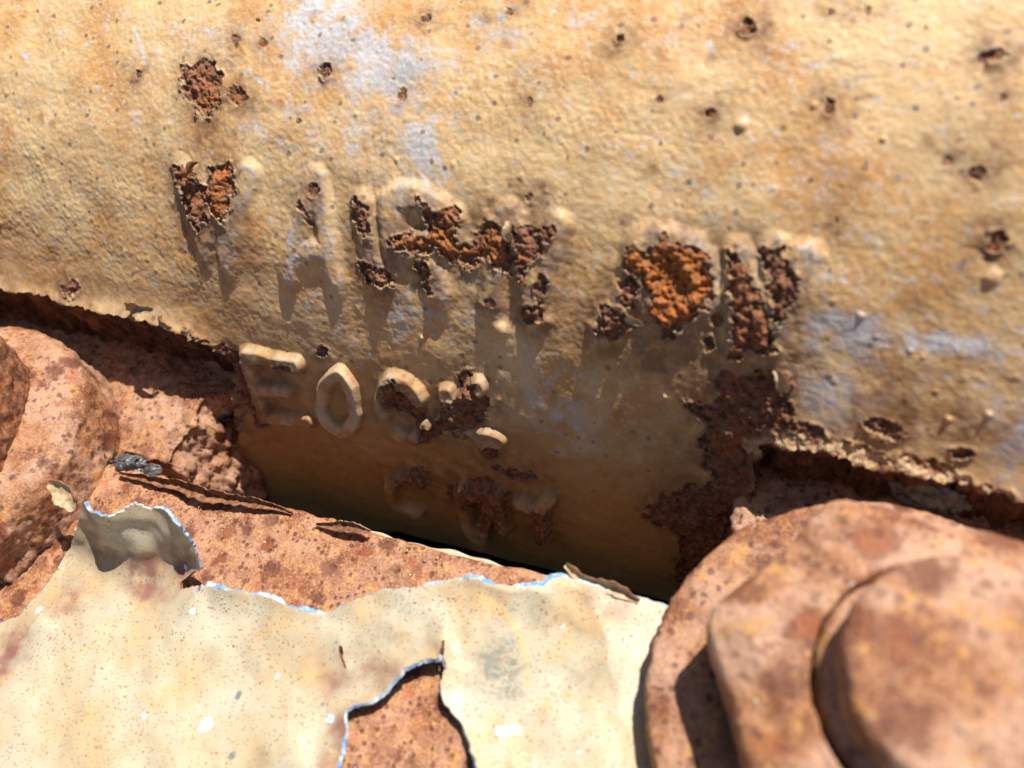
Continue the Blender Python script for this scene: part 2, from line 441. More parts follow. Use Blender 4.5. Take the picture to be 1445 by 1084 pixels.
for k, (ch, hw, ht, lines) in enumerate(LETTERS):
    L = [smooth(sh2(l), ch) for l in lines]; allp = np.concatenate(L); sel = near(gx, gs, allp, 6)
    x_ = gx[sel] + fbm2(gx[sel], gs[sel], 5, 2, 300) * .5; s_ = gs[sel] + fbm2(gx[sel], gs[sel], 5, 2, 310) * .5
    d = np.min([seg_d(x_, s_, l) for l in L], axis=0)
    row1 = k < 8
    e = sst(hw + (1.7 if row1 else .9), hw - (.9 if row1 else .35), d)
    emb[sel] = np.maximum(emb[sel], e * ht)
    b = letter_best[sel]; i = letter_id[sel]; w = e > np.maximum(b, .22); i[w] = k; b = np.maximum(b, e); letter_id[sel] = i; letter_best[sel] = b
# upper letters' lower sides ramped out, a shape added to shorten their cast shadows
E_ = emb.reshape(nx_, ns_).copy(); slope = .20 + .12 * sst(12, 30, ss)
for j in range(ns_ - 2, -1, -1):
    if ss[j] > 4: E_[:, j] = np.maximum(E_[:, j], E_[:, j + 1] - slope[j] * (ss[j + 1] - ss[j]))
ramp_w = sst(4, 9, gs)
h += emb * (1 - ramp_w) + E_.ravel() * ramp_w

# --- rust patches: (outline, orange core, how far the scale stands out, ragged amplitude)
RUST = [
    ([(262, 97), (283, 88), (302, 88), (314, 104), (312, 148), (300, 168), (283, 158), (268, 140), (256, 120)], .35, .5),
    (ell(336, 136, 11, 13), .5, .2), (ell(333, 60, 9, 10), .6, .1), (ell(372, 60, 5, 8), .4, .1), (ell(461, 102, 9, 10, 30), .2, .3),
    (ell(566, 133, 8, 9), .2, .1), (ell(719, 18, 8, 7), .2, .1), (ell(875, 57, 5, 5), .5, .3), (ell(1055, 38, 9, 11, 30), .3, .3),
    (ell(1169, 150, 8, 10), .2, .2), (ell(1002, 160, 8, 6, -20), .1, .2), (ell(1172, 18, 7, 5), .1, .1), (ell(1226, 17, 7, 8, 40), 0, .1),
    (ell(1405, 80, 14, 12), .6, .3), (ell(1386, 84, 6, 6), 0, .1), (ell(1415, 140, 9, 6), .1, .1), (ell(1338, 226, 9, 8), .2, .1), (ell(1382, 244, 13, 8), .2, .2),
    (ell(1405, 343, 13, 16, 30), .4, .4), (ell(1390, 362, 8, 6), .3, .1), (ell(747, 145, 4, 8), 0, .1), (ell(930, 141, 5, 6), .2, .1), (ell(196, 107, 6, 6), .1, .2),
    (ell(421, 171, 4, 4), 0, .0), (ell(1398, 12, 7, 4), 0, 0), (ell(750, 277, 7, 7), .1, .2),
    (ell(1180, 312, 5, 5), 0, .2), (ell(365, 30, 4, 3), 0, 0), (ell(601, 28, 8, 5), 0, .2), (ell(108, 404, 11, 9), .1, 1.0),
    # over the letter W
    ([(250, 236), (262, 244), (283, 258), (300, 282), (298, 312), (284, 322), (272, 300), (258, 268)], .4, .5),
    ([(300, 240), (312, 230), (328, 232), (333, 260), (327, 290), (318, 318), (303, 300), (293, 276)], .7, .6),
    (ell(447, 271, 9, 8), .4, .2), (ell(434, 300, 5, 20, -25), 0, .2),
    (ell(513, 308, 12, 29, -12), .1, .3), ([(508, 372), (530, 372), (548, 382), (557, 404), (540, 410), (520, 396)], .2, .4),
    ([(594, 288), (606, 292), (618, 308), (634, 300), (646, 292), (654, 306), (646, 338), (662, 352), (672, 372), (652, 378), (634, 362), (612, 352), (590, 358), (562, 356), (552, 342), (570, 330), (588, 336), (606, 330)], .6, .6),
    ([(590, 364), (606, 372), (614, 392), (608, 414), (596, 402)], .2, .3),
    ([(680, 320), (700, 314), (722, 322), (726, 350), (722, 386), (704, 376), (686, 362), (660, 376), (640, 368), (648, 344), (672, 338)], .75, .6),
    ([(722, 320), (742, 318), (758, 326), (786, 314), (788, 328), (768, 342), (768, 362), (750, 372), (740, 396), (728, 372), (730, 344)], .25, .8),
    (ell(755, 444, 16, 14, 20), .2, .5), (ell(766, 406, 7, 22, 10), .1, .3), (ell(694, 426, 8, 6), .1, .2),
    # big orange scale
    ([(906, 352), (930, 350), (938, 334), (956, 344), (988, 352), (1004, 372), (1008, 420), (996, 436), (964, 452), (952, 478), (936, 470), (920, 436), (914, 402), (884, 384), (888, 360)], 1.2, .9),
    ([(836, 452), (852, 432), (872, 428), (886, 448), (900, 460), (880, 470), (856, 472), (838, 468)], .1, .7),
    ([(874, 400), (892, 388), (904, 404), (896, 436), (880, 424)], .0, .3),
    ([(1028, 362), (1046, 352), (1056, 384), (1070, 410), (1086, 440), (1086, 468), (1100, 492), (1086, 502), (1062, 492), (1034, 502), (1030, 470), (1034, 430), (1030, 400)], .45, .7),
    ([(1080, 350), (1102, 352), (1112, 374), (1126, 384), (1128, 410), (1112, 440), (1100, 462), (1090, 440), (1084, 408)], .2, .8),
    (ell(1001, 488, 8, 10), .1, .5), (ell(1010, 450, 10, 8), .3, .2),
    # purple-brown bare areas at the notch corner
    ([(1010, 530), (1030, 524), (1070, 528), (1088, 520), (1098, 524), (1112, 546), (1108, 574), (1120, 586), (1146, 596), (1168, 606), (1200, 618), (1230, 630), (1260, 632), (1300, 640), (1350, 656), (1400, 682), (1450, 692), (1530, 705), (1530, 790), (1300, 740), (1020, 720), (1002, 690), (998, 650), (986, 632), (996, 606), (984, 586), (968, 574), (986, 570), (1006, 576), (1012, 556)], .12, .35),
    ([(1222, 594), (1246, 590), (1266, 600), (1280, 610), (1262, 616), (1232, 608)], .1, .5), ([(1340, 632), (1366, 628), (1368, 640), (1346, 642)], 0, .4),
    ([(908, 722), (930, 702), (960, 690), (1000, 684), (1040, 690), (1060, 760), (1040, 860), (980, 850), (958, 818), (956, 792), (966, 766), (944, 742), (922, 738)], .1, .4),
    # second row
    ([(546, 538), (562, 534), (574, 544), (584, 566), (600, 574), (604, 592), (590, 596), (578, 580), (562, 574), (548, 560)], .5, .5),
    ([(648, 530), (664, 524), (676, 540), (686, 556), (690, 580), (676, 598), (664, 590), (646, 606), (620, 612), (600, 620), (600, 602), (618, 590), (630, 568), (650, 556)], .25, .7),
    (ell(692, 634, 12, 13), .1, .4), (ell(455, 496, 7, 8), 0, .3), (ell(404, 514, 12, 5, 12), 0, .2),
    ([(568, 664), (588, 656), (608, 668), (604, 690), (590, 684), (572, 680)], .1, .5),
    ([(648, 682), (664, 676), (690, 674), (704, 680), (722, 694), (718, 716), (706, 744), (690, 742), (672, 716), (652, 702)], .15, .7),
    ([(690, 656), (716, 660), (750, 666), (758, 674), (740, 676), (712, 670)], 0, .3), ([(752, 706), (770, 708), (776, 730), (768, 758), (758, 744)], .1, .5), (ell(640, 694, 8, 10), 0, .3),
    # left ledge
    ([(250, 466), (276, 462), (300, 478), (324, 486), (346, 500), (352, 530), (372, 584), (380, 600), (366, 600), (350, 560), (344, 640), (330, 700), (280, 700), (290, 520), (262, 484)], .1, .4),
    ([(-60, 392), (20, 408), (70, 416), (120, 440), (200, 450), (250, 470), (250, 520), (-60, 500)], .1, .2),
]
rsd = np.full(gx.shape, 20.0); orange = np.zeros(gx.shape); stand = np.zeros(gx.shape); rust_id = np.full(gx.shape, -1)
rn = fbm2(gx, gs, 2.6, 4, 40, .6)
for k, (poly, orr, st) in enumerate(RUST):
    P = sh2(poly); sel = near(gx, gs, P, 9)
    if st <= .1 and len(poly) == 12 and np.ptp(P[:, 0]) < 5: P = P.mean(0) + (P - P.mean(0)) * .8
    if not sel.any(): continue
    size = min(np.ptp(P[:, 0]), np.ptp(P[:, 1]))
    d = poly_sd(gx[sel], gs[sel], P) + rn[sel] * min(1.3, .35 + size * .16)
    better = d < rsd[sel]
    a = rsd[sel]; a[better] = d[better]; rsd[sel] = a
    a = orange[sel]; a[better] = orr; orange[sel] = a
    a = stand[sel]; a[better] = st; stand[sel] = a
    a = rust_id[sel]; a[better & (d < 0)] = k; rust_id[sel] = a
rust = sst(.10, -.12, rsd)
inner = sst(0, -2.5, rsd)
crag = fbm2(gx, gs, 3.0, 4, 60, .6); rid = 1 - np.abs(fbm2(gx, gs, 1.8, 3, 66, .55))
h += rust * (-.35 + .2 * sst(.3, .1, stand) + stand * (.5 + .8 * inner) * .9 + (crag * .55 + (rid - .75) * .85) * (.25 + .75 * sst(.05, .4, stand)) + fbm2(gx, gs, .7, 2, 69) * .14)
# paint rolled up round the break
lipn = sst(-.1, .5, fbm2(gx, gs, 3.0, 2, 71) + .25)
h += (1 - rust) * np.exp(-(np.maximum(rsd, 0) / .45) ** 2) * (.05 + .42 * lipn) * sst(.1, .35, stand)
h += (1 - rust) * np.exp(-np.maximum(rsd, 0) / 2.2) * .25 * sst(.1, .5, stand)

# --- small blisters and pebbles of paint
for (px, py, r, a) in [(1046, 178, 1.2, .7), (708, 464, 1.7, 1.0), (1402, 391, 1.4, .6), (596, 476, .6, .4), (1215, 446, .7, .4), (1090, 32, .8, .22), (735, 250, .8, .22), (900, 308, .6, .22),
                       (560, 226, .5, .22), (640, 232, .6, .22), (1338, 590, .6, .5), (1395, 583, .6, .5), (1002, 540, .5, .3), (938, 560, .5, .4), (770, 270, .6, .22), (1246, 196, .5, .4), (1148, 150, .6, .3)]:
    c = sh(px, py); d2 = (gx - c[0]) ** 2 + (gs - c[1]) ** 2; h += a * np.exp(-(d2 / (r * .8) ** 2) ** 1.6)
rs = np.random.RandomState(4)
for _ in range(170):
    x0 = rs.uniform(-200, 40); s0 = rs.uniform(-30, 70); r = rs.uniform(.25, .6); sel = (np.abs(gx - x0) < 2) & (np.abs(gs - s0) < 2)
    d2 = (gx[sel] - x0) ** 2 + (gs[sel] - s0) ** 2; h[sel] += rs.uniform(.08, .26) * np.exp(-d2 / r ** 2)

# --- colour fields of the paint itself: brown rust stains, primer showing through, pale scale
def blobs(L):
    o = np.zeros(gx.shape)
    for (px, py, rx, ry, a) in L:
        c = sh(px, py); ex = np.linalg.norm(sh(px + rx, py) - c); ey = np.linalg.norm(sh(px, py - ry) - c)
        u = gx - c[0] + .12 * (gs - c[1]); o = np.maximum(o, a * np.exp(-(u / ex) ** 2 - ((gs - c[1]) / ey) ** 2))
    return o
n8 = fbm2(gx, gs, 8, 3, 80); n3 = fbm2(gx, gs, 3, 3, 84)
stain = .8 * np.exp(-np.maximum(rsd, 0) / 2.6) * sst(.0, .5, stand + .2) + blobs([
    (300, 190, 45, 28, .5), (640, 330, 120, 60, .45), (790, 345, 30, 60, .5), (940, 340, 90, 30, .5), (900, 470, 90, 40, .6), (345, 150, 35, 25, .3), (258, 300, 18, 60, .7), (300, 350, 40, 50, .6), (345, 330, 20, 50, .5), (440, 300, 18, 50, .4),
    (530, 345, 45, 60, .7), (600, 320, 50, 25, .7), (720, 300, 60, 28, .7), (720, 400, 90, 50, .5), (770, 300, 40, 60, .3), (930, 500, 120, 34, .95), (1010, 525, 70, 50, 1.0), (960, 470, 140, 60, .6), (900, 340, 50, 25, .4),
    (1030, 350, 60, 30, .5), (1120, 480, 40, 60, .35), (1250, 580, 60, 45, .8), (1350, 620, 70, 30, .4), (1060, 560, 90, 60, .5), (1340, 222, 30, 22, .35), (1390, 230, 40, 40, .25), (1400, 330, 40, 40, .3),
    (1405, 80, 40, 40, .3), (1060, 50, 30, 90, .22), (876, 58, 20, 22, .45), (1170, 145, 22, 24, .3), (620, 590, 110, 40, .4), (690, 690, 130, 60, .5), (570, 690, 60, 50, .35), (370, 540, 60, 70, .4),
    (700, 790, 300, 50, .3), (450, 640, 120, 60, .2), (980, 700, 70, 80, .4), (880, 560, 60, 80, .2), (1080, 600, 50, 50, .5), (100, 400, 160, 18, .4), (740, 290, 30, 40, .3), (330, 440, 60, 30, .2)])
edge_dirt = sst(.1, .4, emb / 2.0) * sst(.9, .5, emb / 2.0) * sst(14, 0, gs) * sst(-.2, .3, n3)
stain = np.clip(np.maximum(stain * (1.05 + .9 * n3), .55 * edge_dirt), 0, .88)
pb = blobs([(450, 40, 75, 75, 1.0), (535, 95, 90, 60, 1.0), (600, 210, 30, 70, .8), (430, 90, 40, 40, .6), (560, 160, 80, 40, .6), (500, 200, 120, 60, .5), (400, 180, 90, 60, .42), (640, 110, 60, 70, .5), (705, 40, 50, 40, .6), (280, 60, 90, 60, .4), (1010, 280, 120, 80, .3), (1150, 90, 140, 60, .3), (820, 30, 60, 30, .4), (200, 70, 30, 50, .35), (180, 160, 60, 30, .35), (340, 50, 60, 30, .4),
            (1175, 560, 70, 50, .85), (1190, 470, 90, 55, .8), (1330, 485, 140, 22, .8), (1430, 625, 60, 60, .9), (1180, 240, 80, 60, .35), (1250, 500, 80, 60, .5), (790, 585, 60, 90, .6), (620, 440, 90, 40, .4), (480, 450, 60, 40, .35), (1160, 380, 50, 40, .4), (560, 440, 25, 40, .6), (930, 15, 40, 60, .4), (1445, 560, 80, 80, .4)])
primer = sst(.15, .75, pb * .75 + n3 * .36 + n8 * .26) * np.minimum(1, pb * 1.6)
for a, b in [((560, 180), (612, 272)), ((575, 175), (622, 262)), ((592, 186), (628, 250)), ((605, 200), (632, 248)), ((190, 40), (205, 90)), ((30, 70), (40, 85)), ((345, 100), (376, 120)), ((562, 410), (566, 450)), ((576, 405), (580, 440)), ((430, 412), (435, 440)), ((1000, 60), (1010, 90))]:
    d = seg_d(gx, gs, [sh(*a), sh(*b)]); primer = np.maximum(primer, .85 * sst(.5, .12, d + n3 * .35))
# lettering tops are rubbed to bare undercoat on their lower sides
primer = np.maximum(primer, sst(-2, 10, gs) * .55 * sst(.2, .5, emb / 1.8) * sst(.95, .6, emb / 1.8) * sst(-.25, .25, n3))
pale = np.zeros(gx.shape)
for poly in ([(1049, 620), (1080, 612), (1110, 616), (1140, 622), (1172, 644), (1160, 648), (1120, 638), (1080, 640), (1052, 634)], [(1165, 604), (1200, 606), (1222, 616), (1200, 614), (1175, 612)],
             [(1255, 628), (1275, 632), (1290, 640), (1265, 642)], [(1352, 648), (1390, 664), (1440, 680), (1470, 690), (1440, 690), (1385, 674)], [(1196, 656), (1240, 664), (1290, 672), (1285, 680), (1200, 664)],
             [(150, 430), (220, 444), (262, 462), (268, 472), (226, 459), (150, 441)], [(262, 462), (290, 472), (284, 484), (268, 474)]):
    P = sh2(poly); sel = near(gx, gs, P, 3); pale[sel] = np.maximum(pale[sel], sst(.4, -.3, poly_sd(gx[sel], gs[sel], P) + rn[sel] * .7))
orange = orange * sst(.1, -1.5, rsd)
pale = np.maximum(pale, wR * sst(2.9, 2.0, aboveR + n3 * 1.3) * sst(-.30, -.10, fbm2(gx / 2.2, gs, 3, 3, 88)))
pale = np.maximum(pale, wL * sst(1.9, 1.2, aboveL + n3 * .8 - .8) * sst(-.15, .05, fbm2(gx / 2, gs, 3, 3, 89)))

# --- place the sheet in space
def prof_at(s):
    return np.interp(s, PS, PY), np.interp(s, PS, PZ), np.radians(np.interp(s, PS, PHI))
def surf(x, s, hh):
    y, z, p = prof_at(s); return np.stack([x, y - np.cos(p) * hh, z + np.sin(p) * hh], -1)

Q = grid_quads(nx_, ns_)[:, ::-1]
keep = (cut[Q] < .12).all(1)
used = np.zeros(len(gx), bool); used[Q[keep]] = True; border = np.zeros(len(gx), bool); border[Q[~keep]] = True; border &= used
gX = np.gradient(cut.reshape(nx_, ns_), xs, axis=0).ravel(); gS = np.gradient(cut.reshape(nx_, ns_), ss, axis=1).ravel()
gl = np.maximum(gX ** 2 + gS ** 2, .2); mv = np.where(border, np.clip(-cut, -.35, .35), 0)
sx2 = gx + mv * gX / gl; ss2 = gs + mv * gS / gl
V = surf(sx2, ss2, h)
N = vnormals(V, Q)
grime_shade = .8 * sst(6, -22, gs + n8 * 9) * (1 - primer * .8)  # grime, plus the lower wall's shade put into its colour
letter_pale = sst(.3, .8, emb / 2.0) * sst(12, 0, gs) * .7 * sst(-.35, .25, fbm2(gx, gs, 6, 3, 97) + .1)  # paler cream on the raised faces of the lower letters
attrs = dict(grime_shade=grime_shade, letter_pale=letter_pale, rust=rust, stain=stain, primer=primer, orange=orange, pale=pale)
# piece of every face: shell, one of the letters, one of the rust patches
fl = letter_id[Q[:, 0]]; fr = np.where(rsd[Q].mean(1) < 0, rust_id[Q[:, 0]], -1)
def add_piece(name, sel, label=None):
    if sel.sum() < 6: return
    v, q, a, n = sub_mesh(V, Q, sel, attrs, N)
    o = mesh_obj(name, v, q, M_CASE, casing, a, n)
    if label: o['label'] = label
def islands(faces):
    """lists of face indices of each connected piece"""
    q = Q[faces]; u, inv = np.unique(q, return_inverse=True); inv = inv.reshape(-1, 4); lab = np.arange(len(u))
    while True:
        m = lab[inv].min(1); new = lab.copy(); np.minimum.at(new, inv.ravel(), np.repeat(m, 4)); new = new[new]
        if (new == lab).all(): break
        lab = new
    fl_ = lab[inv[:, 0]]; return [faces[fl_ == k] for k in np.unique(fl_)]
piece = np.full(len(Q), -1); kinds = []
def claim(sel, name, label):
    f = np.nonzero(sel)[0]
    if len(f) == 0: return
    isl = islands(f); big = max(len(i) for i in isl)
    for i in isl:
        if len(i) >= 25 and len(i) > big * .03: piece[i] = len(kinds); kinds.append((name, label))
for k, L in enumerate(LETTERS): claim(keep & (fl == k), "raised_letter", "raised letter " + L[0])
for k in range(len(RUST)): claim(keep & (fl < 0) & (fr == k), "rust_patch", None)
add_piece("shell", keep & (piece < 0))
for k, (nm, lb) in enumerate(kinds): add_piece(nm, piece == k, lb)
# --- the broken underside of the ledge: from the cut edge down behind the lugs
E1 = Q[keep][:, [0, 1, 1, 2, 2, 3, 3, 0]].reshape(-1, 2); key = np.sort(E1, 1); key = key[:, 0] * len(gx) + key[:, 1]
uq, idx, cnt = np.unique(key, return_index=True, return_counts=True)
be = E1[idx[cnt == 1]]; be = be[border[be].all(1)]
bv, inv = np.unique(be, return_inverse=True); be = inv.reshape(-1, 2)
P0 = V[bv]; side = np.where(P0[:, 0] < -70, 0, 1)
on_notch = np.where(side == 0, (gs[bv] < sL[bv] - 1.5), (gs[bv] < sR[bv] - 1.5)) & (np.abs(P0[:, 0] - np.where(side == 0, XN_L, XN_R)) < 4)
D = np.stack([np.zeros(len(bv)), np.where(on_notch, 7.0, 1.5), np.where(on_notch, 0.0, -(P0[:, 2] + 9.0))], -1)
rows = 26
LV = np.concatenate([P0 + D * (k / (rows - 1)) for k in range(rows)])
tt = np.repeat(np.arange(rows) / (rows - 1), len(bv))
nz = fbm3(LV, 4.0, 4, 7, .6)
LV[:, 1] += nz * 1.3 * np.minimum(tt * 5, 1) + 1.6 * np.sin(np.minimum(tt * 3.2, math.pi)) * (np.tile(~on_notch, rows))
LV[:, 0] += np.minimum(tt * 5, 1) * fbm3(LV, 3.0, 2, 17) * .5
lq = []
for k in range(rows - 1):
    a = be + k * len(bv); lq.append(np.stack([a[:, 1], a[:, 0], a[:, 0] + len(bv), a[:, 1] + len(bv)], -1))
lq = np.concatenate(lq); lside = np.tile(side, rows)[lq[:, 0]]
for sd_ in (0, 1):
    q = lq[lside == sd_]
    if len(q):
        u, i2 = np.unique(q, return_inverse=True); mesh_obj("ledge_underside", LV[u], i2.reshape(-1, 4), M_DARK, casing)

# ------------------------------------------------------------------ folded slabs (plate and lugs)
def fold_grid(x0, x1, y0, y1, ztop, r, depth, ax, ay, disp, sidecell=.8):
    """a slab's top with rounded edges folding into its four sides; ax, ay are the inner coordinates"""
    def ext(c, lo, hi):
        a = np.linspace(0, r * math.pi / 2, 7)[1:]; n = max(3, int(depth / sidecell)); b = r * math.pi / 2 + np.linspace(0, depth, n + 1)[1:]
        e = np.concatenate([a, b]); return np.concatenate([lo - e[::-1], c, hi + e])
    A = ext(ax, x0 + r, x1 - r); B = ext(ay, y0 + r, y1 - r)
    a, b = np.meshgrid(A, B, indexing='ij'); n, m = a.shape
    ca = np.clip(a, x0 + r, x1 - r); cb = np.clip(b, y0 + r, y1 - r)
    ox = a - ca; oy = b - cb; d = np.hypot(ox, oy); dd = np.maximum(d, 1e-9); ux = ox / dd; uy = oy / dd
    d = np.minimum(d, r * math.pi / 2 + depth)
    th = np.minimum(d / r, math.pi / 2); z = ztop - r * (1 - np.cos(th)) - np.maximum(d - r * math.pi / 2, 0)
    P = np.stack([ca + ux * r * np.sin(th), cb + uy * r * np.sin(th), z], -1).reshape(-1, 3)
    Nn = np.stack([ux * np.sin(th), uy * np.sin(th), np.cos(th)], -1).reshape(-1, 3)
    return P + Nn * disp(P, Nn)[:, None], grid_quads(n, m)

# ------------------------------------------------------------------ 2. lugs of the casing (parts)
def lug_disp(P, Nn):
    side = 1 - np.clip(Nn[:, 2], 0, 1)
    return fbm3(P, 5, 4, 21, .6) * .55 + side * (fbm3(P, 5, 5, 25, .7) * 1.15 - .3) + fbm3(P, 1.6, 3, 27, .6) * .24 + .3 * sst(-.02, .05, fbm3(P, 6, 4, 29, .55))

def lug_shape(P, endx, sgn):
    """the free end leans outwards to its foot and is broken slantwise"""
    w = sst(16, 0, np.abs(P[:, 0] - endx)); P = P.copy()
    P[:, 0] += sgn * w * (np.clip(-4 - P[:, 2], 0, 30) * .16 + sst(64, 70, P[:, 1]) * 8.0 + fbm2(P[:, 1], P[:, 2], 7, 3, 33) * 1.5)
    return P
P, q = fold_grid(-235, -130, 48.2, 80, -4.0, .9, 30, axis_coords(-234.1, -182, -130.9, -130.9, .42), np.arange(49.1, 79.1, .42), lug_disp)
lug_l = mesh_obj("lug", lug_shape(P, -130, 1), q, M_RUST_LUG, casing); lug_l['label'] = "rusty lug under the ledge with a craggy broken end"
P, q = fold_grid(-10.2, 95, 48.2, 80, -4.0, 1.6, 30, axis_coords(-8.6, -8.6, 40, 93.4, .42), np.arange(49.8, 78.4, .42), lug_disp)
lug_r = mesh_obj("lug", P, q, M_RUST_LUG, casing)

# ------------------------------------------------------------------ 3. the flange plate and its peeling paint
plate = thing("flange_plate", "flat rusty flange plate with cream paint peeling off in a torn sheet", "flange plate", (-60, 15, -22))
def plate_disp(P, Nn):
    top = np.clip(Nn[:, 2], 0, 1)
    d = fbm3(P, 9, 3, 41) * .30 + fbm3(P, 2.4, 3, 44) * .17 + (1 - top) * fbm3(P, 4, 3, 47) * .5
    pit = vn3(P / 2.9, 51); return d - sst(.45, .8, pit) * .30 + .16 * sst(-.02, .05, fbm3(P, 6, 4, 53, .55))
P, q = fold_grid(-240, 110, -70, 44, -.5, 1.3, 20, axis_coords(-238.7, -190, 6, 108.7, .42), axis_coords(-68.7, -22, 42.7, 42.7, .42), plate_disp)
mesh_obj("rust_plate", P, q, M_RUST, plate)
# strip of old cream paint left along the plate's back edge
xs_ = np.arange(-82, -10, .5); prof = [(43.2, -2.6), (44.2, -2.6), (44.8, -3.1), (45.0, -5.0), (44.8, -9.0), (43.2, -9.2)]
PV = np.array([[(x, y + .25 * math.sin(x * .3) + .2 * math.sin(x * .83), z - .35 + .5 * math.sin(x * .11)) for (y, z) in prof] for x in xs_]).reshape(-1, 3)
o = mesh_obj("painted_edge", PV, grid_quads(len(xs_), len(prof)), M_CREAM, plate)

# flat outline of the paint film (plate coordinates) with the standing flap at the left laid out flat
RIM = pl2([(286, 846), (300, 834), (340, 843), (372, 846), (385, 850), (420, 866), (460, 874), (497, 861), (548, 842), (585, 838), (618, 833), (640, 830), (664, 826), (690, 833), (730, 837), (770, 834), (782, 824), (800, 821), (850, 834), (905, 846), (948, 858), (1000, 868)], .6)
FLAP = np.array([(-152, 2), (-143.5, 5.2), (-138.5, 9), (-137, 14), (-136.5, 22), (-133, 29), (-127.5, 37.2), (-123.5, 38.3), (-121, 38.8), (-118.5, 37.6), (-114.5, 39.2), (-111.5, 39.0), (-108.8, 40.8), (-105, 41.4), (-103.4, 39.5), (-103.0, 36), (-101.9, 33), (-101.6, 29), (-101.0, 26.2), (-101.3, 22.4)])
OUT = np.concatenate([FLAP, RIM, np.array([(20, 43.6), (70, 43.6), (70, -45), (-200, -45), (-200, -2)])])
HOLE = pl2([(632, 924), (626, 934), (600, 938), (575, 952), (556, 972), (545, 985), (512, 998), (494, 1010), (492, 1040), (480, 1090), (478, 1130), (540, 1150), (690, 1140), (676, 1080), (668, 1050), (655, 1022), (634, 998), (627, 982), (634, 950)], .6)
CRACKS = [pl2([(630, 893), (633, 905), (634, 928), (630, 928)], .6), pl2([(486, 905), (490, 925), (488, 930), (494, 948), (489, 944), (483, 925)], .6), pl2([(878, 895), (888, 922), (884, 912)], .6), pl2([(383, 1062), (396, 1050), (425, 1047), (398, 1053)], .6),
          pl2([(58, 872), (66, 884), (74, 890), (64, 882)], .6),
          np.array([(-100.5, 28.8), (-104, 26.8), (-106.5, 23.8), (-105.6, 22.6), (-102.5, 24), (-100.5, 24.6)])]
fx = axis_coords(-200, -150, 12, 60, .33); fy = axis_coords(-44, -20, 44.5, 44.5, .33)
A, B = np.meshgrid(fx, fy, indexing='ij'); fn_, fm_ = A.shape; a = A.ravel(); b = B.ravel()
wobx = fbm2(a, b, 2.2, 3, 101) * .38
so = poly_sd(a, b, OUT); shh = -poly_sd(a, b, HOLE)
sc = np.full(a.shape, -50.0)
for c in CRACKS: sc = np.maximum(sc, -poly_sd(a, b, c))
sd = np.maximum(np.maximum(so + wobx, shh + wobx), sc + wobx * .15)
in_d = np.maximum(-np.maximum(np.maximum(so, shh), np.maximum(sc, -50)), 0)
# film's height over the rust
lift = 1.25 + fbm2(a, b, 13, 2, 110) * 1.0
hole_d = np.maximum(-shh, 0); rim_d = seg_d(a, b, RIM)
fz = .7 + fbm2(a, b, 26, 2, 115) * .8 + fbm2(a, b, 9, 2, 118) * .5 + fbm2(a, b, 3.5, 2, 119) * .07
fz = np.maximum(fz, .35)
fz += np.exp(-rim_d / 5.5) * (3.0 + 1.6 * gn2(a / 9, b / 9, 121)) + np.exp(-hole_d / 4.5) * (2.0 + 1.1 * gn2(a / 10, b / 10, 124))
for c in CRACKS: fz += np.exp(-np.maximum(poly_sd(a, b, c), 0) / 2.0) * .5
for (px, py, r, hh) in [(620, 1000, 4, .4), (60, 890, 4, 1.2), (415, 1070, 5, 1.4), (170, 905, 6, .5), (700, 880, 7, .8), (560, 880, 6, .9)]:
    p = pl(px, py); fz += hh * np.exp(-((a - p[0]) ** 2 + (b - p[1]) ** 2) / r ** 2)
wash_c = np.array([16.0, 34.0])
fz = np.minimum(fz, .5 + np.maximum(np.hypot(a - 16, b - 34) - 33.5, 0) * .14); fz = fz - .25 * sst(33.6, 31.5, np.hypot(a - 16, b - 34))
# bend the flap up along an arc
yb = 20.0 + .06 * (a + 120) + .8 * np.sin(a * .22); wfl = sst(-100.2, -102.0, a) * sst(-142, -136, a)
rr = 6.5; ang = math.radians(64) + .12 * np.sin(a * .35)
t_ = np.maximum(b - yb, 0); th = np.minimum(t_ / rr, ang); rest = np.maximum(t_ - rr * ang, 0)
by = yb + rr * np.sin(th) + rest * np.cos(ang); bz = rr * (1 - np.cos(th)) + rest * np.sin(ang)
on = (t_ > 0) & (wfl > 0)
py_ = np.where(on, b + (by - b) * wfl, b); pz_ = np.where(on, bz * wfl, 0)
kk = np.where(on, fbm2(a, b, 7, 2, 130) * .8, 0)
pz_ = pz_ + fz * (1 - .5 * sst(0, 8, t_) * wfl); py_ = py_ - kk * sst(0, 8, t_)
FV = np.stack([a, py_, pz_], -1)
q = grid_quads(fn_, fm_)
kf = (sd[q] < .16).all(1); us = np.zeros(len(a), bool); us[q[kf]] = True; bo = np.zeros(len(a), bool); bo[q[~kf]] = True; bo &= us
gX = np.gradient(sd.reshape(fn_, fm_), fx, axis=0).ravel(); gY = np.gradient(sd.reshape(fn_, fm_), fy, axis=1).ravel(); gl = np.maximum(gX ** 2 + gY ** 2, .2)
mv = np.where(bo, np.clip(-sd, -.4, .4), 0)
FV[:, 0] += mv * gX / gl; FV[:, 1] += np.where(on, 0, mv * gY / gl)
FN = vnormals(FV, q)
thick = .42 + .22 * sst(-.2, .4, fbm2(a, b, 12, 2, 140)) + .15 * wfl * (t_ > 0)
q = q[kf]
BV = FV - FN * thick[:, None]
# underside only close to the torn edges and behind the flap
nb = (in_d < 5) | on
qb = q[nb[q].all(1)]
E1 = q[:, [0, 1, 1, 2, 2, 3, 3, 0]].reshape(-1, 2); key = np.sort(E1, 1); key = key[:, 0] * len(a) + key[:, 1]
uq, idx, cnt = np.unique(key, return_index=True, return_counts=True); be = E1[idx[cnt == 1]]
nF = len(FV)
